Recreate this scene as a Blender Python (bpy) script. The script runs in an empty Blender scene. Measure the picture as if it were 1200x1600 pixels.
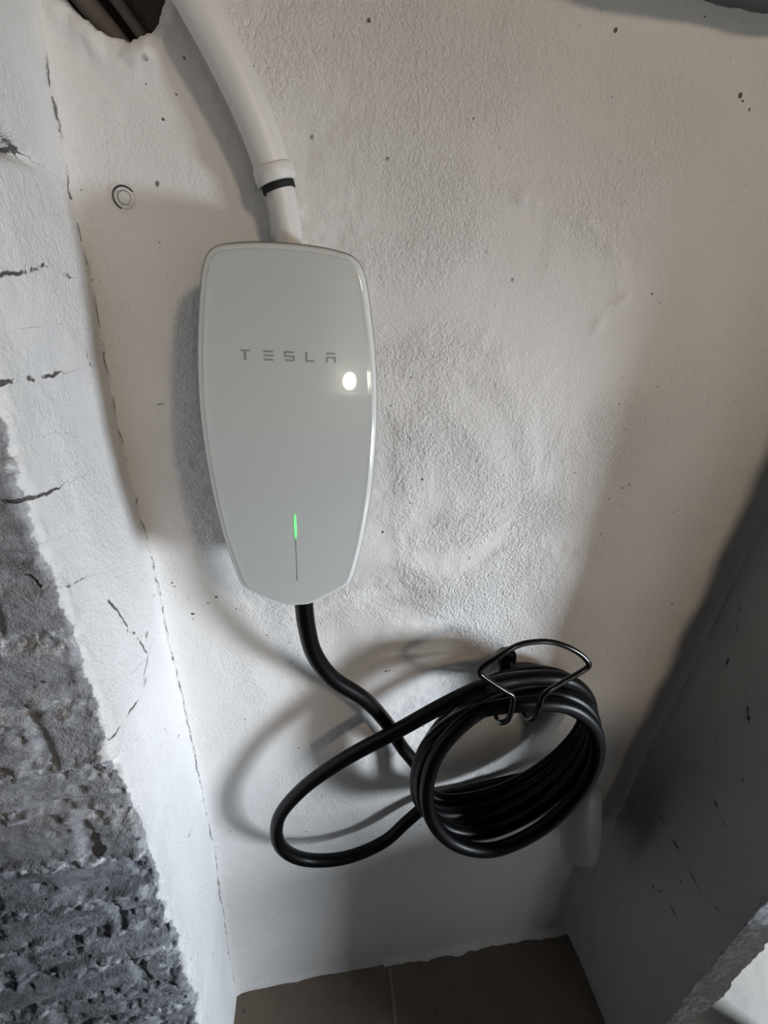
import bpy, math
import numpy as np
from mathutils import Vector, Matrix

# ------------------------------------------------------------------ camera, light, exposure
scn = bpy.context.scene
COL = scn.collection
scn.view_settings.view_transform = 'Standard'
scn.view_settings.look = 'None'
scn.view_settings.exposure = 0.0
scn.view_settings.gamma = 1.0
scn.view_settings.use_curve_mapping = False

cam_d = bpy.data.cameras.new('camera')
cam = bpy.data.objects.new('camera', cam_d)
COL.objects.link(cam)
scn.camera = cam
F_PX, PITCH, YAW, ROLL = 689.2, 0.4471, 0.1795, 0.057
cam_d.sensor_fit = 'VERTICAL'
cam_d.sensor_height = 24.0
cam_d.lens = F_PX / 1600 * 24.0
cam_d.clip_start = 0.01
_f = Vector((math.sin(YAW) * math.cos(PITCH), math.cos(YAW) * math.cos(PITCH), -math.sin(PITCH)))
_r = Vector((math.cos(YAW), -math.sin(YAW), 0))
_u = _r.cross(_f)
_R = _r * math.cos(ROLL) + _u * math.sin(ROLL)
_U = -_r * math.sin(ROLL) + _u * math.cos(ROLL)
_m = Matrix((_R, _U, -_f)).transposed().to_4x4()
_m.translation = Vector((0.0163, -0.4921, 1.5041))
cam.matrix_world = _m

world = bpy.data.worlds.new('world')
scn.world = world
world.use_nodes = True
world.node_tree.nodes['Background'].inputs[0].default_value = (0.72, 0.80, 0.92, 1)
world.node_tree.nodes['Background'].inputs[1].default_value = 0.008


def area_light(name, loc, target, shape, sx, sy, power, color):
    d = bpy.data.lights.new(name, 'AREA')
    d.shape = shape
    d.size = sx
    if shape in ('RECTANGLE', 'ELLIPSE'):
        d.size_y = sy
    d.energy = power
    d.color = color
    o = bpy.data.objects.new(name, d)
    o.location = loc
    o.rotation_euler = (Vector(target) - Vector(loc)).to_track_quat('-Z', 'Y').to_euler()
    COL.objects.link(o)
    return o


# daylight through the doorway on the right, and the warm lamp of the room behind
area_light('doorway_daylight', (2.65, -1.78, 0.92), (0.3, 0.0, 1.0), 'RECTANGLE', 0.48, 0.70, 128, (0.83, 0.91, 1.0))
area_light('room_lamp', (1.0, -2.0, 2.40), (0.2, 0.0, 1.3), 'DISK', 0.20, 0.20, 11.0, (1.0, 0.80, 0.62))

FRONT_TOP = 1.44
UPPER_BLOCK_Z = 1.17  # lower edge of the added slab that cuts daylight off the upper wall
LOW_BLOCK_Z = .72  # top of the added block that shades the lower back wall

# ------------------------------------------------------------------ numpy noise
_rng = np.random.RandomState(7)
_tab = _rng.rand(64, 64, 64).astype(np.float32)


def vnoise(x, y, z):
    xi, yi, zi = np.floor(x).astype(int), np.floor(y).astype(int), np.floor(z).astype(int)
    fx, fy, fz = x - xi, y - yi, z - zi
    fx, fy, fz = [t * t * t * (t * (t * 6 - 15) + 10) for t in (fx, fy, fz)]
    r = 0
    for dx in (0, 1):
        for dy in (0, 1):
            for dz in (0, 1):
                w = (fx if dx else 1 - fx) * (fy if dy else 1 - fy) * (fz if dz else 1 - fz)
                r = r + w * _tab[(xi + dx) % 64, (yi + dy) % 64, (zi + dz) % 64]
    return r * 2 - 1


def fbm(x, y, z, scale, octaves=4, gain=0.5):
    a, s, r, t = 1.0, scale, 0, 0
    for i in range(octaves):
        r = r + a * vnoise(x * s + 13.7 * i, y * s + 5.1 * i, z * s + 9.3 * i)
        t += a
        a *= gain
        s *= 2.03
    return r / t


def sstep(a, b, x):
    t = np.clip((x - a) / (b - a), 0, 1)
    return t * t * (3 - 2 * t)


def polydist(a, b, poly):
    """signed distance of points (a, b) to a polyline"""
    best = np.full(a.shape, 1e3)
    sg = np.ones(a.shape)
    for (x0, y0), (x1, y1) in zip(poly[:-1], poly[1:]):
        ex, ey = x1 - x0, y1 - y0
        L = ex * ex + ey * ey
        t = np.clip(((a - x0) * ex + (b - y0) * ey) / L, 0, 1)
        dx, dy = a - x0 - t * ex, b - y0 - t * ey
        d = np.hypot(dx, dy)
        m = d < best
        best = np.where(m, d, best)
        sg = np.where(m, np.where(ex * dy - ey * dx > 0, 1, -1), sg)
    return best * sg


# ------------------------------------------------------------------ materials
def new_mat(name):
    m = bpy.data.materials.new(name)
    m.use_nodes = True
    return m, m.node_tree.nodes, m.node_tree.links, m.node_tree.nodes['Principled BSDF']


def plain(name, col, rough=0.5, metal=0.0, coat=0.0, spec=0.5, noise=0.0, nscale=200, bump=0.0):
    m, N, L, B = new_mat(name)
    B.inputs['Base Color'].default_value = (*col, 1)
    B.inputs['Roughness'].default_value = rough
    B.inputs['Metallic'].default_value = metal
    B.inputs['Coat Weight'].default_value = coat
    B.inputs['Coat Roughness'].default_value = 0.03
    B.inputs['Specular IOR Level'].default_value = spec
    tc = N.new('ShaderNodeTexCoord')
    n = N.new('ShaderNodeTexNoise')
    n.inputs['Scale'].default_value = nscale
    n.inputs['Detail'].default_value = 5
    L.new(tc.outputs['Object'], n.inputs['Vector'])
    mx = N.new('ShaderNodeMix'); mx.data_type = 'RGBA'
    mx.inputs[6].default_value = (*[c * (1 - noise) for c in col], 1)
    mx.inputs[7].default_value = (*[min(1, c * (1 + noise)) for c in col], 1)
    L.new(n.outputs[0], mx.inputs[0])
    L.new(mx.outputs[2], B.inputs['Base Color'])
    if bump:
        b = N.new('ShaderNodeBump')
        b.inputs['Strength'].default_value = 1
        b.inputs['Distance'].default_value = bump
        L.new(n.outputs[0], b.inputs['Height'])
        L.new(b.outputs[0], B.inputs['Normal'])
    return m


class G:
    """tiny node-graph helper"""
    def __init__(s, mat):
        s.N, s.L = mat.node_tree.nodes, mat.node_tree.links

    def _in(s, sock, v):
        if isinstance(v, (int, float)):
            sock.default_value = v
        elif isinstance(v, tuple):
            sock.default_value = v
        else:
            s.L.new(v, sock)

    def math(s, op, a, b=0.0, c=0.0):
        n = s.N.new('ShaderNodeMath'); n.operation = op
        s._in(n.inputs[0], a); s._in(n.inputs[1], b); s._in(n.inputs[2], c)
        return n.outputs[0]

    def ramp(s, v, a, b, lo=0.0, hi=1.0):
        n = s.N.new('ShaderNodeMapRange'); n.interpolation_type = 'SMOOTHSTEP'
        s._in(n.inputs[0], v); s._in(n.inputs[1], a); s._in(n.inputs[2], b); s._in(n.inputs[3], lo); s._in(n.inputs[4], hi)
        return n.outputs[0]

    def noise(s, vec, scale, detail=4, rough=0.5, dist=0.0):
        n = s.N.new('ShaderNodeTexNoise')
        n.inputs['Scale'].default_value = scale; n.inputs['Detail'].default_value = detail
        n.inputs['Roughness'].default_value = rough; n.inputs['Distortion'].default_value = dist
        s.L.new(vec, n.inputs['Vector'])
        return n.outputs[0]

    def voronoi(s, vec, scale, feature='F1'):
        n = s.N.new('ShaderNodeTexVoronoi'); n.feature = feature
        n.inputs['Scale'].default_value = scale
        s.L.new(vec, n.inputs['Vector'])
        return n.outputs[0]

    def mix(s, f, a, b):
        n = s.N.new('ShaderNodeMix'); n.data_type = 'RGBA'
        s._in(n.inputs[0], f); s._in(n.inputs[6], a); s._in(n.inputs[7], b)
        return n.outputs[2]

    def attr(s, name):
        n = s.N.new('ShaderNodeAttribute'); n.attribute_name = name
        return n.outputs['Fac']

    def obj(s):
        return s.N.new('ShaderNodeTexCoord').outputs['Object']


def plaster(name, base, stipple=1.0, crack_w=0.0010, brick=False, glo=.43, grey_lo=(.20, .205, .22, 1), grey_hi=(.44, .45, .475, 1)):
    m, N, L, B = new_mat(name)
    g = G(m)
    v = g.obj()
    crack, corner, bare = g.attr('crack'), g.attr('corner'), g.attr('bare')
    wob = g.math('MULTIPLY', g.math('SUBTRACT', g.noise(v, 90, 5, .65), .5), .009)
    wobc = g.math('MULTIPLY', g.math('SUBTRACT', g.noise(v, 24, 6, .6), .5), .022)
    gate = g.ramp(g.noise(v, 38, 4, .6), glo, glo + .09)
    gatec = g.ramp(g.noise(v, 24, 5, .6), .44, .56)
    # drawn cracks and the crack running down the corner
    c1 = g.math('MULTIPLY', g.ramp(g.math('ABSOLUTE', g.math('ADD', crack, wob)), crack_w * .5, crack_w * 1.6, 1, 0), gate)
    c2 = g.math('MULTIPLY', g.math('MULTIPLY', g.ramp(g.math('ABSOLUTE', g.math('ADD', g.math('SUBTRACT', corner, .004), wobc)), .0002, .0010, 1, 0), gatec), .8)
    cr = g.math('MAXIMUM', c1, c2)
    # small pits in the paint, in patches
    pv = g.voronoi(v, 95)
    pg = g.ramp(g.noise(v, 6.5, 4, .6), .48, .60)
    psz = g.ramp(g.noise(v, 60, 2), .50, .72, 0.0, .24)
    pit = g.math('MULTIPLY', g.math('LESS_THAN', pv, psz), pg)
    near = g.math('MULTIPLY', g.ramp(g.math('ABSOLUTE', corner), .0, .05, 1, 0), .55)
    pit2 = g.math('MULTIPLY', g.math('LESS_THAN', g.voronoi(v, 140), g.ramp(g.noise(v, 45, 4, .7), .60, .72, 0, .42)), near)
    dark = g.math('MINIMUM', g.math('ADD', g.math('MAXIMUM', cr, g.math('MAXIMUM', pit, pit2)), 0), 1)
    tone = g.noise(v, 4, 5, .6)
    c0 = tuple(c * .94 for c in base) + (1,)
    c1_ = tuple(min(1, c * 1.04) for c in base) + (1,)
    col = g.mix(tone, c0, c1_)
    if brick:
        grey = g.attr('grey')
        edge = g.math('ADD', grey, g.math('MULTIPLY', g.math('SUBTRACT', g.noise(v, 45, 6, .7), .5), .022))
        gm = g.ramp(edge, -.0012, .0012)
        spl = g.ramp(g.noise(v, 85, 6, .7), .50, .60)
        spl = g.math('MULTIPLY', spl, g.ramp(g.noise(v, 14, 3), .44, .56))
        spl = g.math('MULTIPLY', spl, g.attr('joint'))
        gt = g.ramp(g.noise(v, 75, 8, .72), .32, .68)
        gcol = g.mix(gt, grey_lo, grey_hi)
        gcol = g.mix(spl, gcol, (.74, .76, .78, 1))
        col = g.mix(gm, col, gcol)
    col = g.mix(g.math('MULTIPLY', dark, .92), col, (.045, .040, .036, 1))
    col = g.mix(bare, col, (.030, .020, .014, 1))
    L.new(col, B.inputs['Base Color'])
    B.inputs['Roughness'].default_value = .55 if not brick else .42
    B.inputs['Specular IOR Level'].default_value = .35 if not brick else .5
    # relief
    patch = g.ramp(g.noise(v, 5.0, 4, .55, .4), .40, .60)
    fine = g.noise(v, 260, 3, .65, .3)
    mid = g.noise(v, 110, 3, .6, .3)
    h = g.math('MULTIPLY', g.math('ADD', g.math('MULTIPLY', fine, 1.0), g.math('MULTIPLY', mid, .6)), g.math('ADD', g.math('MULTIPLY', patch, stipple if brick else g.attr('stip')), .16))
    h = g.math('ADD', h, g.math('MULTIPLY', g.noise(v, 700, 2), .12))
    h = g.math('SUBTRACT', h, g.math('MULTIPLY', dark, .8))
    bp = N.new('ShaderNodeBump')
    bp.inputs['Strength'].default_value = 1.0
    bp.inputs['Distance'].default_value = .0042
    L.new(h, bp.inputs['Height'])
    L.new(bp.outputs[0], B.inputs['Normal'])
    return m


M = {}
M['wall'] = plaster('white_painted_plaster', (.77, .755, .735))
M['reveal'] = plaster('white_painted_reveal', (.80, .80, .80), .35, .0010, True)
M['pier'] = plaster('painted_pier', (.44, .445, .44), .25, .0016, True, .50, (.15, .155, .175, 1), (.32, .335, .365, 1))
M['concrete'] = plain('grey_concrete', (.17, .17, .17), .85, noise=.3, nscale=60, bump=.003)
M['white_shell'] = plain('white_plastic', (.74, .74, .72), .45, noise=.03)
M['glass_cover'] = plain('white_glass', (.55, .575, .555), .30, coat=1.0, noise=.01, nscale=30)
M['rim'] = plain('pale_glass_edge', (.74, .76, .75), .12, coat=1.0, noise=.01)
M['shell'] = plain('dark_grey_plastic', (.045, .047, .048), .45, noise=.1)
M['silver'] = plain('silver_print', (.27, .28, .27), .40, noise=.03)
M['slot'] = plain('slot_grey', (.30, .31, .30), .5, noise=.03)
M['hose'] = plain('white_conduit', (.76, .745, .72), .40, noise=.04, nscale=60, bump=.0006)
M['black'] = plain('black_rubber', (.0022, .0022, .0025), .36, spec=.13, noise=.3, nscale=300, bump=.00015)
M['wire'] = plain('black_coated_steel', (.004, .004, .004), .18, spec=.3, noise=.2)
M['gap'] = plain('dark_gap', (.010, .008, .007), .7, noise=.2)
M['sleeve'] = plain('pale_plastic', (.30, .30, .29), .35, noise=.12, nscale=70, bump=.002)
M['pipe_old'] = plain('old_brown_pipe', (.13, .115, .10), .6, noise=.3, nscale=60, bump=.001)
M['pale_floor'] = plain('pale_screed', (.70, .67, .62), .7, noise=.12, nscale=14, bump=.002)


def emit(name, col, s):
    m, N, L, B = new_mat(name)
    B.inputs['Base Color'].default_value = (*col, 1)
    B.inputs['Emission Color'].default_value = (*col, 1)
    B.inputs['Emission Strength'].default_value = s
    return m


M['led'] = emit('green_light', (.10, 1.0, .16), 2.2)
M['lamp'] = emit('lamp_glass', (1.0, .93, .80), 22)


def tile_mat():
    m, N, L, B = new_mat('brown_floor_tile')
    g = G(m)
    v = g.obj()
    t = g.noise(v, 18, 6, .65)
    col = g.mix(t, (.10, .072, .052, 1), (.185, .14, .105, 1))
    sep = N.new('ShaderNodeSeparateXYZ')
    L.new(v, sep.inputs[0])
    wob = g.math('MULTIPLY', g.math('SUBTRACT', g.noise(v, 30, 4), .5), .006)
    dx = g.math('ABSOLUTE', g.math('SUBTRACT', g.math('PINGPONG', g.math('ADD', g.math('ADD', sep.outputs[0], -.182), wob), .60), 0.0))
    dy = g.math('ABSOLUTE', g.math('PINGPONG', g.math('ADD', sep.outputs[1], .33), .33))
    seam = g.ramp(g.math('MINIMUM', dx, dy), .002, .006, 1, 0)
    col = g.mix(seam, col, (.19, .165, .14, 1))
    dirt = g.math('MULTIPLY', g.ramp(g.noise(v, 70, 4), .66, .72), .8)
    col = g.mix(dirt, col, (.04, .032, .025, 1))
    L.new(col, B.inputs['Base Color'])
    B.inputs['Roughness'].default_value = .6
    bp = N.new('ShaderNodeBump'); bp.inputs['Distance'].default_value = .002
    L.new(g.math('SUBTRACT', t, seam), bp.inputs['Height']); L.new(bp.outputs[0], B.inputs['Normal'])
    return m


M['tile'] = tile_mat()


# ------------------------------------------------------------------ mesh helpers
def link(name, verts, faces, mat, parent=None, smooth=True, attrs=None, mats=None, fmat=None):
    me = bpy.data.meshes.new(name)
    me.from_pydata([tuple(map(float, p)) for p in verts], [], [tuple(int(i) for i in f) for f in faces])
    if mats:
        for mm in mats:
            me.materials.append(mm)
        me.polygons.foreach_set('material_index', fmat)
    else:
        me.materials.append(mat)
    me.polygons.foreach_set('use_smooth', [smooth] * len(me.polygons))
    for k, a in (attrs or {}).items():
        at = me.attributes.new(k, 'FLOAT', 'POINT')
        at.data.foreach_set('value', np.asarray(a, dtype=np.float32).ravel())
    me.update()
    o = bpy.data.objects.new(name, me)
    COL.objects.link(o)
    if parent is not None:
        o.parent = parent
    return o


def grid_faces(nu, nv, wrap_u=False, wrap_v=False, flip=False):
    i, j = np.meshgrid(np.arange(nu if wrap_u else nu - 1), np.arange(nv if wrap_v else nv - 1), indexing='ij')
    i2, j2 = (i + 1) % nu, (j + 1) % nv
    q = np.stack([i * nv + j, i2 * nv + j, i2 * nv + j2, i * nv + j2], -1).reshape(-1, 4)
    return q[:, ::-1] if flip else q


def structure(o):
    o['kind'] = 'structure'
    return o


def thing(name, label, cat, loc=(0, 0, 0), group=None):
    o = bpy.data.objects.new(name, None)
    o.location = loc
    COL.objects.link(o)
    o['label'] = label
    o['category'] = cat
    if group:
        o['group'] = group
    o.empty_display_size = .03
    return o


def tag(o, label, cat):
    o['label'] = label
    o['category'] = cat
    return o


def catmull(pts, n=10, closed=False):
    P = [Vector(p) for p in pts]
    out = []
    N_ = len(P)
    for i in range(N_ if closed else N_ - 1):
        p1, p2 = P[i], P[(i + 1) % N_]
        p0 = P[i - 1] if (i > 0 or closed) else p1 * 2 - p2
        p3 = P[(i + 2) % N_] if (i + 2 < N_ or closed) else p2 * 2 - p1
        # centripetal
        d1, d2, d3 = [max(1e-6, (a - b).length ** .5) for a, b in ((p0, p1), (p1, p2), (p2, p3))]
        m1 = (p2 - p1) + ((p1 - p0) / d1 - (p2 - p0) / (d1 + d2)) * d2
        m2 = (p2 - p1) + ((p3 - p2) / d3 - (p3 - p1) / (d2 + d3)) * d2
        for k in range(n):
            t = k / n
            out.append((2 * t**3 - 3 * t**2 + 1) * p1 + (t**3 - 2 * t**2 + t) * m1 + (-2 * t**3 + 3 * t**2) * p2 + (t**3 - t**2) * m2)
    if not closed:
        out.append(P[-1])
    return out


def tube_geo(path, rad, seg=16, caps=True):
    """path list of Vectors, rad float or list"""
    n = len(path)
    R = rad if isinstance(rad, (list, tuple)) else [rad] * n
    T = []
    for i in range(n):
        a, b = path[max(0, i - 1)], path[min(n - 1, i + 1)]
        T.append((b - a).normalized())
    up = Vector((0, 0, 1)) if abs(T[0].z) < .9 else Vector((1, 0, 0))
    X = (up - T[0] * up.dot(T[0])).normalized()
    V = []
    for i in range(n):
        X = (X - T[i] * X.dot(T[i])).normalized()
        Y = T[i].cross(X)
        for k in range(seg):
            a = 2 * math.pi * k / seg
            V.append(path[i] + (X * math.cos(a) + Y * math.sin(a)) * R[i])
    Fc = [tuple(q) for q in grid_faces(n, seg, wrap_v=True)]
    if caps:
        Fc.append(tuple(range(seg)))
        Fc.append(tuple(reversed(range((n - 1) * seg, n * seg))))
    return V, Fc


def tube(name, path, rad, mat, parent=None, seg=16):
    V, Fc = tube_geo(path, rad, seg)
    return link(name, V, Fc, mat, parent)


def lathe(name, origin, axis, prof, mat, parent=None, seg=32):
    """prof = [(dist_along_axis, radius)]"""
    ax = Vector(axis).normalized()
    o = Vector(origin)
    up = Vector((0, 0, 1)) if abs(ax.z) < .9 else Vector((1, 0, 0))
    X = (up - ax * up.dot(ax)).normalized()
    Y = ax.cross(X)
    V, n = [], len(prof)
    for d, r in prof:
        for k in range(seg):
            a = 2 * math.pi * k / seg
            V.append(o + ax * d + (X * math.cos(a) + Y * math.sin(a)) * max(r, 1e-5))
    return link(name, V, [tuple(q) for q in grid_faces(n, seg, wrap_v=True)], mat, parent)


# ------------------------------------------------------------------ the niche
LCZ = [(0, -.186), (.16, -.185), (.58, -.172), (.82, -.171), (1.03, -.173), (1.15, -.175), (1.25, -.178), (1.36, -.181), (1.48, -.180), (1.6, -.178), (2.0, -.176)]
RCZ = [(0, .671), (.04, .671), (.47, .662), (.74, .665), (1.15, .676), (2.0, .680)]


def xleft(z):
    return np.interp(z, [a for a, b in LCZ], [b for a, b in LCZ]) + .0025 * fbm(z * 0, z * 0 + 3, z, 14, 3)


def xright(z):
    return np.interp(z, [a for a, b in RCZ], [b for a, b in RCZ]) + .004 * fbm(z * 0, z * 0 + 8, z, 11, 4)


# back wall ------------------------------------------------------------------
ZT = 1.95
xs = np.arange(-.20, .7001, .0026)
zs = np.arange(-.02, ZT, .0026)
X, Z = np.meshgrid(xs, zs, indexing='ij')
O = np.zeros_like(X)
d = .0022 * fbm(X, O, Z, 5, 3) + .0008 * fbm(X, O + 4, Z, 30, 3)
rough = sstep(.05, .35, fbm(X, O + 9, Z, 6, 3))
d += .0011 * rough * fbm(X, O + 2, Z, 110, 3)
# swollen scar at right of the charger
sc = polydist(X, Z, [(.22, 1.60), (.30, 1.585), (.345, 1.55), (.36, 1.52), (.335, 1.49)])
d += .0016 * np.exp(-(sc / .007)**2) * (1 + 1.5 * fbm(X, O + 6, Z, 60, 3))
# rounded fillet toward the side walls, sagging lip of plaster at the floor
d += .006 * np.exp(-np.abs(X - xleft(Z)) / .008) + .008 * np.exp(-np.abs(X - xright(Z)) / .010)
lip = .010 + .008 * fbm(X, O, Z * 0, 22, 4)
d += np.where(X > .17, 1, .35) * lip * (1 - sstep(.0, .035, Z + .012 * fbm(X, O, Z, 30, 3)))
# broken-out hole near the ceiling, rim of crumbled plaster around it
HP = [(-.19, 1.735), (-.172, 1.712), (-.157, 1.692), (-.146, 1.685), (-.138, 1.680), (-.125, 1.677), (-.114, 1.676), (-.100, 1.681), (-.093, 1.689), (-.090, 1.697), (-.085, 1.704), (-.078, 1.712), (-.068, 1.735), (-.066, 1.80)]
hx = np.interp(X, [p[0] for p in HP], [p[1] for p in HP], left=3, right=3)
hz = Z - hx + .003 * fbm(X, O, Z, 70, 3)
inside = sstep(-.0015, .0025, hz) * sstep(-.20, -.188, X) * (1 - sstep(-.069, -.065, X + .002 * fbm(X, O, Z, 60, 2)))
rim = np.exp(-((hz + .014) / .011)**2) * (np.abs(X + .12) < .075)
d += rim * (.0045 + .009 * fbm(X, O + 1, Z, 55, 4))
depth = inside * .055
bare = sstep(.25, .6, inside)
bcr = np.minimum.reduce([np.abs(polydist(X, Z, p)) for p in ([(-.175, 1.385), (-.15, 1.392), (-.12, 1.398)], [(.36, 1.53), (.345, 1.50)])])
V = np.stack([X, -d + depth, Z], -1).reshape(-1, 3)
wall_back = structure(link('wall_back', V, grid_faces(*X.shape), M['wall'], attrs={
    'crack': bcr + .0012, 'corner': X - xleft(Z) + .003 + 9 * (X > .25), 'bare': bare,
    'stip': .30 + .95 * np.exp(-((X - .19) / .20)**2 - ((Z - 1.20) / .28)**2)}))

# left wall: reveal, rounded arris, rough grey brick face -----------------------
YA = -.176
us = np.concatenate([np.arange(-.012, .150, .0026), np.arange(.150, .69, .0022)])
U, Z = np.meshgrid(us, zs, indexing='ij')
AR = .176
rr = .012
uf = AR - rr
arc = rr * math.pi / 2
th = np.clip((U - uf) / rr, 0, math.pi / 2)
px = np.where(U < uf, 0, np.where(U < uf + arc, -(rr - rr * np.cos(th)), -rr - (U - uf - arc)))
py = np.where(U < uf, -U, -uf - rr * np.sin(th))
nx, ny = np.cos(th), -np.sin(th)
front = sstep(uf - .004, uf + arc, U)
O = np.zeros_like(U)
# brick courses on the face
zz = Z + .006 * fbm(U, O, Z, 7, 3) + .035 * U
CH = .078
row = np.floor(zz / CH)
fr = (zz / CH) - row
uu = (U + .11 * (row % 2)) / .23
colm = np.floor(uu)
fu = uu - colm
jz = np.minimum(fr, 1 - fr) * CH
ju = np.minimum(fu, 1 - fu) * .23
jd = np.minimum(jz, ju)
joint = 1 - sstep(.003, .012, jd + .005 * fbm(U, O + 3, Z, 60, 4))
boff = _tab[(row.astype(int) * 7) % 64, (colm.astype(int) * 5 + row.astype(int)) % 64, 3] - .5
low = 1 - sstep(1.10, 1.30, Z)
brk = .007 * boff * (1 - joint) - .005 * joint
brk += (.005 + .001 * low) * fbm(U * .7, O + 1, Z * 1.6, 12, 3, .45) + .0016 * fbm(U * .7 + .01 * fbm(U, O, Z, 30, 2), O + 7, Z * 1.6, 60, 3) * (.3 + 1.0 * low) * (.35 + joint)
chips = sstep(.22, .50, fbm(U * .8, O + 11, Z * 1.8, 34, 5, .62)) * low
rdg = 1 - np.abs(fbm(U * .6, O + 21, Z * 2.3 + .3 * U, 15, 3, .45)) * 3.2
brk += .0035 * rdg * (.3 + .7 * low)
band = (1 - sstep(.005, .017, jz + .006 * fbm(U, O + 3, Z, 26, 3)))
brk += band * (.2 + .8 * sstep(1.35, 1.15, Z)) * (.004 + .011 * fbm(U, O + 31, Z * 1.4, 55, 4, .6))
brk -= .006 * chips
# courses also telegraph a little through the reveal near the arris
rev = .0030 * fbm(U, O + 5, Z, 8, 3) + .0010 * fbm(U, O + 5, Z, 34, 3) - .0018 * joint * sstep(.09, .17, U)
near = np.exp(-((U - AR) / .012)**2)
brk2 = brk * front + rev * (1 - front) + near * .004 * fbm(U, O + 2, Z, 60, 4)
arris_wave = .010 * fbm(O, O + 2, Z, 9, 3) * sstep(.10, AR, U)
brk2 += .6 * arris_wave
cavity = np.exp(-(((-py) - .100) / .040)**2 - ((Z - 1.584) / .006)**2) * .020
tot = brk2 - cavity
xl = xleft(Z)
VX, VY = xl + px + nx * tot, py + ny * tot
yv = -U
cracks = [[(-.172, 1.444), (-.137, 1.441), (-.096, 1.439)], [(-.139, 1.506), (-.108, 1.509), (-.076, 1.515), (-.048, 1.509)],
          [(-.198, 1.367), (-.177, 1.364), (-.135, 1.358)], [(-.19, 1.301), (-.184, 1.293), (-.145, 1.277)],
          [(-.171, 1.115), (-.134, 1.106), (-.12, 1.10)], [(-.088, 1.110), (-.072, 1.118)],
          [(-.094, .787), (-.079, .781)], [(-.115, 1.233), (-.094, 1.178), (-.078, 1.160)], [(-.082, 1.156), (-.072, 1.126)],
          [(-.095, 1.593), (-.063, 1.587), (-.101, 1.578)]]
bestc = np.full(U.shape, 1e3)
for c in cracks:
    q = polydist(yv, Z, c)
    bestc = np.where(np.abs(q) < np.abs(bestc), q, bestc)
patch = np.exp(-((yv + .090) / .010)**2 - ((Z - 1.100) / .006)**2)
grey = U - (AR - .002 + .006 * fbm(O, O + 5, Z, 30, 4) + .007 * low * fbm(O, O + 5, Z, 14, 3))
grey = np.where(Z > 1.44, grey - .012, grey)
V = np.stack([VX, VY, Z], -1).reshape(-1, 3)
structure(link('wall_left', V, grid_faces(*U.shape, flip=True), M['reveal'], attrs={
    'crack': bestc, 'corner': U + .002, 'bare': .45 * sstep(.55, .8, patch) + .92 * sstep(.3, .8, cavity / .020), 'grey': grey, 'joint': .12 + .88 * band}))

# right pier: dark reveal, end face, outer face ---------------------------------
us = np.arange(-.012, .75, .0035)
zs2 = np.arange(-.02, ZT, .0035)
U, Z = np.meshgrid(us, zs2, indexing='ij')
O = np.zeros_like(U)
DP = .252
WP = .082
px = np.where(U < DP, 0, np.where(U < DP + WP, U - DP, WP))
py = np.where(U < DP, -U, np.where(U < DP + WP, -DP, -DP + (U - DP - WP)))
th = np.clip((U - (DP - .006)) / .012, 0, 1) * math.pi / 2 + np.clip((U - (DP + WP - .006)) / .012, 0, 1) * math.pi / 2
nx, ny = -np.cos(th), -np.sin(th)
d = .0035 * fbm(U, O + 15, Z, 8, 4) + .0015 * fbm(U, O + 15, Z, 30, 3)
d += .006 * np.exp(-np.abs(U) / .02) * (1 + fbm(U, O, Z, 35, 3)) * sstep(1.0, .2, Z)
d += .007 * np.exp(-((U - DP) / .02)**2) * fbm(O, O + 1, Z, 16, 4) + .009 * np.exp(-((U - DP - WP) / .03)**2) * fbm(O, O + 9, Z, 12, 4)
sm = sstep(DP, DP + .01, U)
d += sm * .0022 * fbm(U, O + 3, Z * 2.5, 40, 4)
cr = [[(-.065, .640), (-.10, .632), (-.148, .621), (-.186, .614), (-.216, .625)], [(-.117, .488), (-.15, .514), (-.173, .510)], [(-.033, 1.089), (-.05, 1.039), (-.051, .971)],
      [(-.10, .80), (-.16, .775)], [(-.04, .54), (-.07, .50), (-.05, .47)], [(-.10, .98), (-.13, .93), (-.16, .955)]]
bestc = np.full(U.shape, 1e3)
for c in cr:
    q = polydist(-U, Z, c)
    bestc = np.where(np.abs(q) < np.abs(bestc), q, bestc)
grey = np.where(U < DP + WP + .0, U - DP, 1.0) * 1.0
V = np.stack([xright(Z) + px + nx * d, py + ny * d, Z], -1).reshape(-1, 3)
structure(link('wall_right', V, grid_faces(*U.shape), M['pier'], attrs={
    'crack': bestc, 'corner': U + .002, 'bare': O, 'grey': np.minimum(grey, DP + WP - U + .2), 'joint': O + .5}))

# floor ------------------------------------------------------------------------
xs = np.arange(-1.2, 4.2, .02)
ys = np.arange(-3.2, .6, .02)
X, Y = np.meshgrid(xs, ys, indexing='ij')
H = .002 * fbm(X, Y, X * 0, 6, 3)
Fq = grid_faces(*X.shape)
cx = X.reshape(-1)[Fq[:, 0]]
structure(link('floor', np.stack([X, Y, H], -1).reshape(-1, 3), Fq, None, mats=[M['tile'], M['pale_floor']], fmat=(cx > .735).astype(int)))

# added slabs out of view that block light ---------------------------------------
def slab(name, x0, x1, y0, y1, z0, z1, mat, r=.012):
    pr_ = [(y0, z0), (y0, z1 - r), (y0 + r * .3, z1 - r * .3), (y0 + r, z1), (y1 - r, z1), (y1 - r * .3, z1 - r * .3), (y1, z1 - r), (y1, z0)]
    n_ = 40
    V = []
    for i in range(n_ + 1):
        xx = x0 + (x1 - x0) * i / n_
        V += [(xx, a_, b_) for a_, b_ in pr_]
    k_ = len(pr_)
    Fc = [tuple(q) for q in grid_faces(n_ + 1, k_, wrap_v=True)] + [tuple(range(k_)), tuple(reversed(range(n_ * k_, (n_ + 1) * k_)))]
    return structure(link(name, V, Fc, mat, smooth=False))


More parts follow.
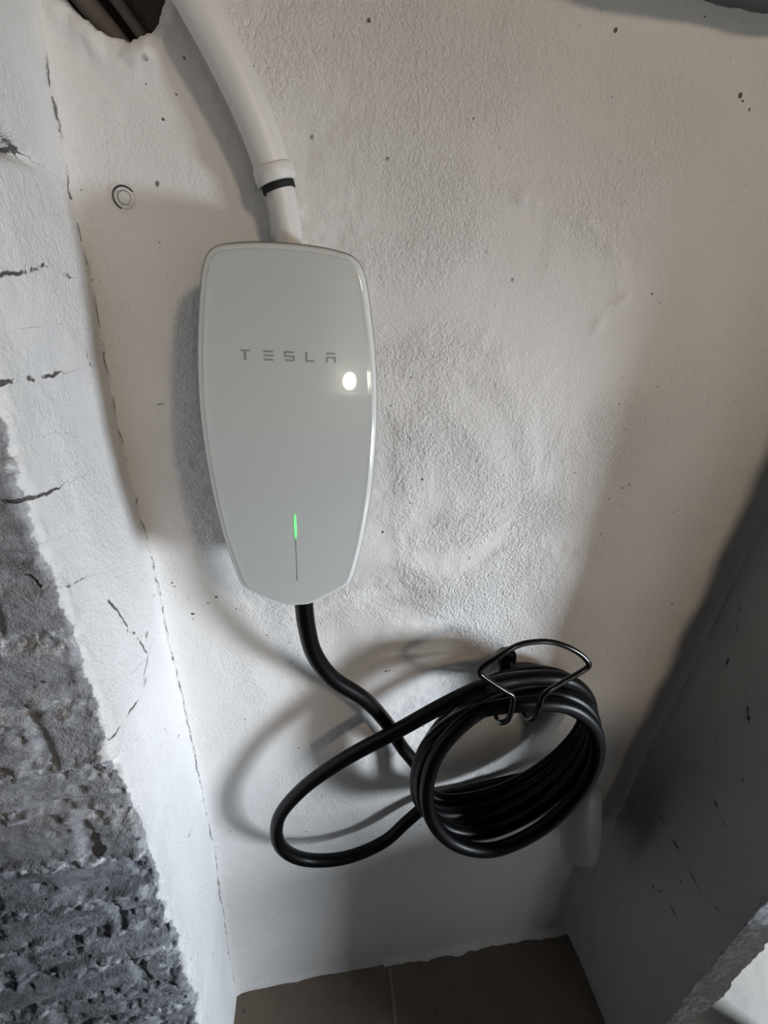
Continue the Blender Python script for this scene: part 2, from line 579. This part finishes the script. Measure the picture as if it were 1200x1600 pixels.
slab('front_light_blocker', -1.6, .78, -.90, -.78, 0.002, FRONT_TOP, M['concrete'])  # added behind the camera to keep the warm lamp off the lower niche

structure(link('reflection_panel', [(x_, y_, z_) for x_, y_ in ((.24, -2.30), (2.2, -2.30), (2.2, -2.42), (.24, -2.42)) for z_ in (.002, 2.55)],
    [(0, 1, 3, 2), (2, 3, 5, 4), (4, 5, 7, 6), (6, 7, 1, 0), (1, 7, 5, 3), (0, 2, 4, 6)], M['white_shell'], smooth=False))  # added pale panel behind the camera, for its reflection around the lamp spot

# added daylight blockers: a raised slab on the right, a low one beside the pier
slab('upper_light_blocker', 1.38, 1.42, -2.1, -.05, UPPER_BLOCK_Z, 2.5, M['white_shell'], .004)
slab('low_light_blocker', .92, 1.12, -.68, -.32, .002, LOW_BLOCK_Z, M['concrete'])

# concrete beam over the right part of the niche --------------------------------
xs = np.arange(.10, 1.2, .006)
prof = [(.04, 2.0), (.04, 1.752), (-.02, 1.752), (-.050, 1.753), (-.058, 1.760), (-.060, 2.0)]
pts = []
for (a, b), (c, e) in zip(prof[:-1], prof[1:]):
    n = max(1, int(math.hypot(c - a, e - b) / .006))
    pts += [(a + (c - a) * k / n, b + (e - b) * k / n) for k in range(n)]
pts.append(prof[-1])
pa = np.array(pts)
X, I = np.meshgrid(xs, np.arange(len(pa)), indexing='ij')
Yb, Zb = pa[I, 0], pa[I, 1]
nz = .004 * fbm(X, Yb, Zb, 18, 4) + .0012 * fbm(X, Yb, Zb, 90, 2)
structure(link('ceiling', np.stack([X, Yb + nz * .5, Zb + nz], -1).reshape(-1, 3), grid_faces(*X.shape), M['concrete']))

# ------------------------------------------------------------------ old pipes inside the hole
for i, (a, b, r) in enumerate((((-.118, .036, 1.668), (-.180, .032, 1.735), .0085), ((-.102, .030, 1.676), (-.170, .026, 1.757), .0045))):
    a, b = Vector(a), Vector(b)
    path = [a + (b - a) * t / 6 for t in range(7)]
    o = tube('old_pipe', path, r, M['pipe_old'], None, 14)
    tag(o, ['thicker brown pipe inside the dark broken hole, nearer the left wall', 'thinner brown pipe inside the dark broken hole, nearer the white conduit'][i], 'pipe')

# ------------------------------------------------------------------ round wall plug
t = thing('wall_plug', 'small round white plug set in the wall left of the conduit', 'plug', (-.138, -.001, 1.572))
lathe('ring', (0, 0, 0), (0, -1, 0), [(-.002, .0078), (.0010, .0078), (.0020, .0072), (.0020, .0060), (.0004, .0056)], M['hose'], t)
lathe('gap', (0, .0004, 0), (.25, -1, -.2), [(-.001, .0094), (.0006, .0094), (.0008, .0085)], M['gap'], t)
lathe('screw_head', (.0008, 0, 0), (0, -1, 0), [(0, .0050), (.0030, .0048), (.0042, .0032), (.0045, 0)], M['white_shell'], t)

# ------------------------------------------------------------------ conduit
t = thing('cable_conduit', 'white curved plastic conduit running from the ceiling down to the charger', 'conduit', (.001, -.02, 1.54))
off = Vector((.001, -.02, 1.54))
hose = [(-.115, -.03, 1.775), (-.0990, -.03, 1.745), (-.0800, -.030, 1.7210), (-.0610, -.03, 1.6955), (-.0465, -.029, 1.6735), (-.0318, -.0275, 1.6485), (-.0190, -.026, 1.6225), (-.0098, -.0245, 1.598), (-.0080, -.024, 1.592)]
path = [p - off for p in catmull(hose, 10)]
tube('hose', path, .0152, M['hose'], t, 28)
low_ = [(-.0080, -.024, 1.594), (-.0040, -.024, 1.580), (-.0008, -.024, 1.562), (.0010, -.024, 1.545), (.0012, -.024, 1.520)]
tube('pipe', [p - off for p in catmull(low_, 8)], .0122, M['hose'], t, 28)
ax = Vector((-.30, 0, .95)).normalized()
cc = Vector((-.0078, -.024, 1.5915)) - off
lathe('coupling', cc, ax, [(-.0030, .0130), (-.0035, .0158), (-.0020, .0172), (.0075, .0172), (.0090, .0160), (.0092, .0150)], M['hose'], t)
lathe('seal', cc - ax * .0062, ax, [(-.0022, .0122), (-.0020, .0142), (.0034, .0142), (.0036, .0122)], M['gap'], t)

# ------------------------------------------------------------------ charger
ZB = 1.2052
HH = .3363
half = [(0, 0), (.010, .0003), (.022, .0050), (.036, .0125), (.0485, .0200), (.0545, .0250), (.0580, .0320), (.0625, .0500), (.0680, .0780), (.0725, .1100), (.0758, .1450), (.0775, .1800), (.0778, .2050),
        (.0765, .2350), (.0742, .2600), (.0708, .2850), (.0668, .3080), (.0640, .3180), (.0600, .3255), (.0530, .3308), (.0420, .3335), (.0250, .3355), (0, HH)]
outline = catmull([(x, 0, z) for x, z in half] + [(-x, 0, z) for x, z in reversed(half[1:-1])], 6, closed=True)
OUT = np.array([(p.x, p.z) for p in outline])
CEN = np.array([0.0, .185])


def dep(x, h):
    """depth of the front face below the outline, measured from the wall"""
    return .1045 - .069 * h + .35 * h * (HH - h) - 0.6 * x * x


def ring_pts(shrink, y):
    """outline moved inward by shrink; y = offset of depth behind the face, or ('abs', depth)"""
    n = len(OUT)
    a, b = np.roll(OUT, 1, 0), np.roll(OUT, -1, 0)
    tg = b - a
    tg /= np.linalg.norm(tg, axis=1)[:, None]
    nr = np.stack([-tg[:, 1], tg[:, 0]], 1)
    p = OUT + nr * shrink
    if isinstance(y, tuple):
        yy = np.full(n, -y[1])
    else:
        yy = -(dep(p[:, 0], p[:, 1]) - y)
    return np.stack([p[:, 0], yy, p[:, 1]], 1)


def rings_mesh(name, rings, mat, parent, fill=None, smooth=True):
    n = len(rings[0])
    V = np.concatenate(rings)
    Fc = [tuple(q) for q in grid_faces(len(rings), n, wrap_v=True)]
    if fill is not None:          # close the last ring by scaled rings toward the centre, following the face
        base = rings[-1][:, [0, 2]]
        start = (len(rings) - 1) * n
        fill = fill + [.003]
        layers = []
        for s in fill:
            p = CEN + (base - CEN) * s
            layers.append(np.stack([p[:, 0], -(dep(p[:, 0], p[:, 1]) - 0.0), p[:, 1]], 1))
        V = np.concatenate([V] + layers)
        q = grid_faces(len(fill) + 1, n, wrap_v=True) + start
        Fc += [tuple(k) for k in q]
        Fc.append(tuple(reversed(range(len(V) - n, len(V)))))
    return link(name, V, Fc, mat, parent, smooth)


charger = thing('wall_charger', 'white glass-fronted electric car wall charger with a green light, mounted on the white wall', 'charger', (0, -.001, ZB))
rings_mesh('back_plate', [ring_pts(.016, ('abs', -.001)), ring_pts(.014, ('abs', .022)), ring_pts(.020, ('abs', .024))], M['shell'], charger)
rings_mesh('body', [ring_pts(.014, ('abs', .016)), ring_pts(.006, ('abs', .030)), ring_pts(.0012, .018), ring_pts(.0000, .0075), ring_pts(.0006, .0055), ring_pts(.004, .0052)], M['shell'], charger)
rings_mesh('trim_ring', [ring_pts(.003, .0075), ring_pts(.0007, .0068), ring_pts(.0003, .0050), ring_pts(.0008, .0036), ring_pts(.003, .0036)], M['silver'], charger)
rings_mesh('cover', [ring_pts(.0030, .0046), ring_pts(.0014, .0040), ring_pts(.0013, .0030), ring_pts(.0020, .0015), ring_pts(.0034, .0005), ring_pts(.0052, .0)], M['rim'], charger)
rings_mesh('glass_front', [ring_pts(.0050, .0002), ring_pts(.0053, -.0001), ring_pts(.0066, -.00015)], M['glass_cover'], charger, fill=[.985, .94, .86, .76, .64, .52, .40, .28, .16, .06])


def on_face(x, h, lift=.0005):
    return (x, -(dep(x, h) + lift), h)


def face_poly(polys, name, mat, lift=.0005, parent=None, thick=.0006):
    V, Fc = [], []
    for poly in polys:
        b = len(V)
        n = len(poly)
        V += [on_face(x, h, lift) for x, h in poly]
        V += [on_face(x, h, lift - thick) for x, h in poly]
        Fc.append(tuple(range(b, b + n)))
        Fc += [(b + (k + 1) % n, b + k, b + n + k, b + n + (k + 1) % n) for k in range(n)]
    return link(name, V, Fc, mat, parent, smooth=False)


def rect(x0, z0, x1, z1):
    return [(x0, z0), (x1, z0), (x1, z1), (x0, z1)]


LW, LH, LT = .0042, .0039, .0014
letters = {
    'T': [[(-LW, LH), (-LW + .0012, LH - LT), (LW - .0012, LH - LT), (LW, LH)], rect(-.0008, -LH, .0008, LH - LT - .0004)],
    'E': [[(-LW, LH), (-LW + .001, LH - LT), (LW - .001, LH - LT), (LW, LH)], rect(-LW + .0003, -LT / 2, LW - .0003, LT / 2), [(-LW + .001, -LH + LT), (-LW, -LH), (LW, -LH), (LW - .001, -LH + LT)]],
    'S': [rect(-LW, LH - LT, LW - .0006, LH), rect(-LW, -.0004, -LW + .0015, LH - LT), rect(-LW, -LT / 2, LW, LT / 2), rect(LW - .0015, -LH + LT, LW, -.0004), rect(-LW + .0006, -LH, LW, -LH + LT)],
    'L': [rect(-LW + .0006, -LH, -LW + .0021, LH), rect(-LW + .002, -LH, LW - .0006, -LH + LT)],
    'A': [[(-LW + .001, LH), (-LW, LH - LT), (LW, LH - LT), (LW - .001, LH)], rect(-LW, LT / 2 - LT, LW, LT / 2), rect(-LW, -LH, -LW + .0015, -LT / 2), rect(LW - .0015, -LH, LW, -LT / 2)],
}
for ch, x0 in zip('TESLA', (-.0352, -.0165, .0006, .0175, .0350)):
    face_poly([[(x0 + a, .2525 + b) for a, b in p] for p in letters[ch]], 'letter', M['silver'], .0003, charger)['label'] = 'silver letter ' + ch
face_poly([[(-.00045, .035), (.00045, .035), (.00045, .088), (-.00045, .088)]], 'light_slot', M['slot'], .0004, charger)['label'] = 'thin grey vertical slot below the green light'
n = 14
led = [(.0009 * math.sin(math.pi * k / n) ** .6, .0835 + .0275 * k / n) for k in range(n + 1)] + [(-.0009 * math.sin(math.pi * k / n) ** .6, .0835 + .0275 * k / n) for k in range(n - 1, 0, -1)]
face_poly([led], 'status_light', M['led'], .0005, charger)['label'] = 'glowing green light strip'
lathe('cable_gland', (.0045, -.080, .004), (0, 0, -1), [(-.01, .012), (.006, .0118), (.0075, .0105), (.0075, .008)], M['black'], charger, 28)

# ------------------------------------------------------------------ cable holder
hk = thing('cable_holder', 'black bent wire hook holding the coiled cable, fixed to the wall', 'hook', (.318, -.001, 1.0))
ho = Vector((.318, -.001, 1.0))
# wall plate
pl = [(.013 * math.cos(a), .024 * math.sin(a)) for a in [2 * math.pi * k / 32 for k in range(32)]]
V = [(a, 0.004, b) for a, b in pl] + [(a, -.005, b) for a, b in pl] + [(a * .85, -.0065, b * .9) for a, b in pl]
Fc = [tuple(q) for q in grid_faces(3, 32, wrap_v=True)] + [tuple(range(64, 96))]
link('wall_plate', V, Fc, M['wire'], hk)
lathe('screw', (0, -.006, .014), (0, -1, 0), [(0, .0045), (.002, .0045), (.0032, .003), (.0034, 0)], M['wire'], hk, 16)
C_, D_ = (.2592, -.130, 1.0689), (.2592, -.130, 1.0345)
E_, F_ = (.2983, -.130, 1.0663), (.2965, -.130, 1.0345)
wire = [(.309, -.006, .985), (.304, -.016, .974), (.283, -.045, .978), (.264, -.085, .994), (.2530, -.118, 1.010), (.2505, -.133, 1.027), (.2510, -.141, 1.041), (.2518, -.143, 1.055), (.2518, -.142, 1.074), (.2500, -.141, 1.083),
        (.2370, -.140, 1.0930), (.2110, -.137, 1.1130), (.2050, -.136, 1.1190), (.2040, -.1355, 1.1240), (.2090, -.1345, 1.1300), (.2226, -.133, 1.1384), (.2507, -.127, 1.1496), (.2740, -.124, 1.1500), (.2945, -.122, 1.1461), (.3150, -.123, 1.1390),
        (.3380, -.125, 1.1250), (.3500, -.127, 1.1130), (.3530, -.127, 1.1075), (.3490, -.128, 1.1035), (.3160, -.135, 1.0910), (.2950, -.140, 1.0830), (.2900, -.141, 1.0780), (.2888, -.142, 1.065), (.2880, -.141, 1.047), (.2890, -.133, 1.027), (.2930, -.118, 1.011),
        (.3030, -.085, .994), (.3170, -.045, .978), (.3250, -.016, .973), (.3260, -.006, .986)]
tube('wire_frame', [p - ho for p in catmull(wire, 6)], .0034, M['wire'], hk, 14)

# ------------------------------------------------------------------ charging cable
T = [((0.3119, -0.0333, 1.0002), (0.4558, -0.0428, 0.8847), (0.2945, -0.0428, 0.7172), (0.1797, -0.0380, 0.8272)),
     ((0.3068, -0.0523, 1.0101), (0.4473, -0.0618, 0.8945), (0.2913, -0.0617, 0.7165), (0.1732, -0.0570, 0.8400)),
     ((0.3004, -0.0712, 1.0146), (0.4382, -0.0807, 0.9053), (0.2889, -0.0807, 0.7171), (0.1683, -0.0760, 0.8581)),
     ((0.2943, -0.0902, 1.0213), (0.4294, -0.0998, 0.9099), (0.2907, -0.0998, 0.7182), (0.1659, -0.0950, 0.8795)),
     ((0.2899, -0.1093, 1.0276), (0.4264, -0.1188, 0.9004), (0.2878, -0.1282, 0.7225), (0.1695, -0.1140, 0.8933))]


def quarter(a, b, c_in, n=2):
    """points on an elliptic quarter from a to b about centre c"""
    a, b, c = Vector(a), Vector(b), Vector(c_in)
    A, B_ = a - c, b - c
    out = []
    for k in range(1, n + 1):
        t = math.pi / 2 * k / (n + 1)
        out.append(c + A * math.cos(t) + B_ * math.sin(t))
    return out


def ctr(t_):
    s = Vector((0, 0, 0))
    for p in t_:
        s += Vector(p)
    return s / 4


pts = [Vector(p) for p in [(0.0045, -0.083, 1.215), (0.0052, -0.083, 1.190), (0.0072, -0.082, 1.160), (0.0150, -0.078, 1.1135), (0.0375, -0.070, 1.0620), (0.0830, -0.058, 1.0040), (0.1205, -0.045, 0.9340), (0.1500, -.036, .865)]]
order = [0, 2, 3, 4]
L4b = (.1630, -.086, .8720)
for n_, k in enumerate(order):
    Tt, Rr, Bb, Ll = T[k]
    c = ctr(T[k])
    if n_ == 0:
        pts.append(Vector(Ll) + Vector((.002, .0, -.02)))
    else:
        pts.append(Vector(Ll))
    pts += quarter(Ll, Bb, c) + [Vector(Bb)] + quarter(Bb, Rr, c) + [Vector(Rr)] + quarter(Rr, Tt, c) + [Vector(Tt)]
    nxt = T[order[n_ + 1]][3] if n_ < 3 else L4b
    pts += quarter(Tt, nxt, c)
pts.append(Vector(L4b))
T1 = T[1]
c1 = ctr(T1)
TL = (.284, -.086, 1.0485)
pts += quarter(L4b, T1[2], c1) + [Vector(T1[2])] + quarter(T1[2], T1[1], c1) + [Vector(T1[1])] + quarter(T1[1], TL, c1) + [Vector(TL)]
loose = [(.2520, -.090, 1.0480), (.2248, -.090, 1.0385), (.1856, -.085, 1.0090), (.1276, -.078, .9592), (.0570, -.070, .9010), (-.0095, -.060, .8239), (-.0475, -.055, .7480), (-.0470, -.055, .6750), (-.0080, -.050, .6150),
         (.0631, -.045, .5920), (.1344, -.035, .6057), (.1816, -.025, .6466), (.2268, -.016, .6780), (.3000, -.014, .6900), (.380, -.020, .7150), (.450, -.035, .740), (.505, -.050, .70)]
pts += [Vector(p) for p in loose]
cab = thing('charging_cable', 'thick black charging cable hanging from the charger and coiled on the wire hook', 'cable', (.0045, -.083, 1.205))
co = Vector((.0045, -.083, 1.205))
tube('cable', [p - co for p in catmull(pts, 12)], .0104, M['black'], cab, 18)
# pale sleeve over the plug end, behind the coil
a = Vector((.490, -.048, .735)) - co
b = Vector((.553, -.046, .490)) - co
axv = (b - a)
Ls = axv.length
sl = [(0, .012), (.006, .026), (.03, .034), (Ls * .5, .0375), (Ls - .06, .0385), (Ls - .052, .0365), (Ls - .044, .0388), (Ls - .036, .0365), (Ls - .028, .0385), (Ls - .016, .036), (Ls - .004, .028), (Ls, 0)]
lathe('plug_sleeve', a, axv, sl, M['sleeve'], cab)['label'] = 'pale plastic sleeve over the plug end'

# extra round lamp, added only for the bright spot reflected in the charger glass -----
wl = thing('reflection_lamp', 'added round glowing lamp behind the camera, for the spot reflected in the charger glass', 'lamp', (.49, -2.299, 1.575))
lathe('lamp_base', (0, 0, 0), (0, 1, 0), [(0, .045), (.03, .045), (.035, .03), (.05, .028)], M['white_shell'], wl)
lathe('lamp_globe', (0, .045, 0), (0, 1, 0), [(.07 - .07 * math.cos(math.pi * k / 16), .07 * math.sin(math.pi * k / 16)) for k in range(17)], M['lamp'], wl)
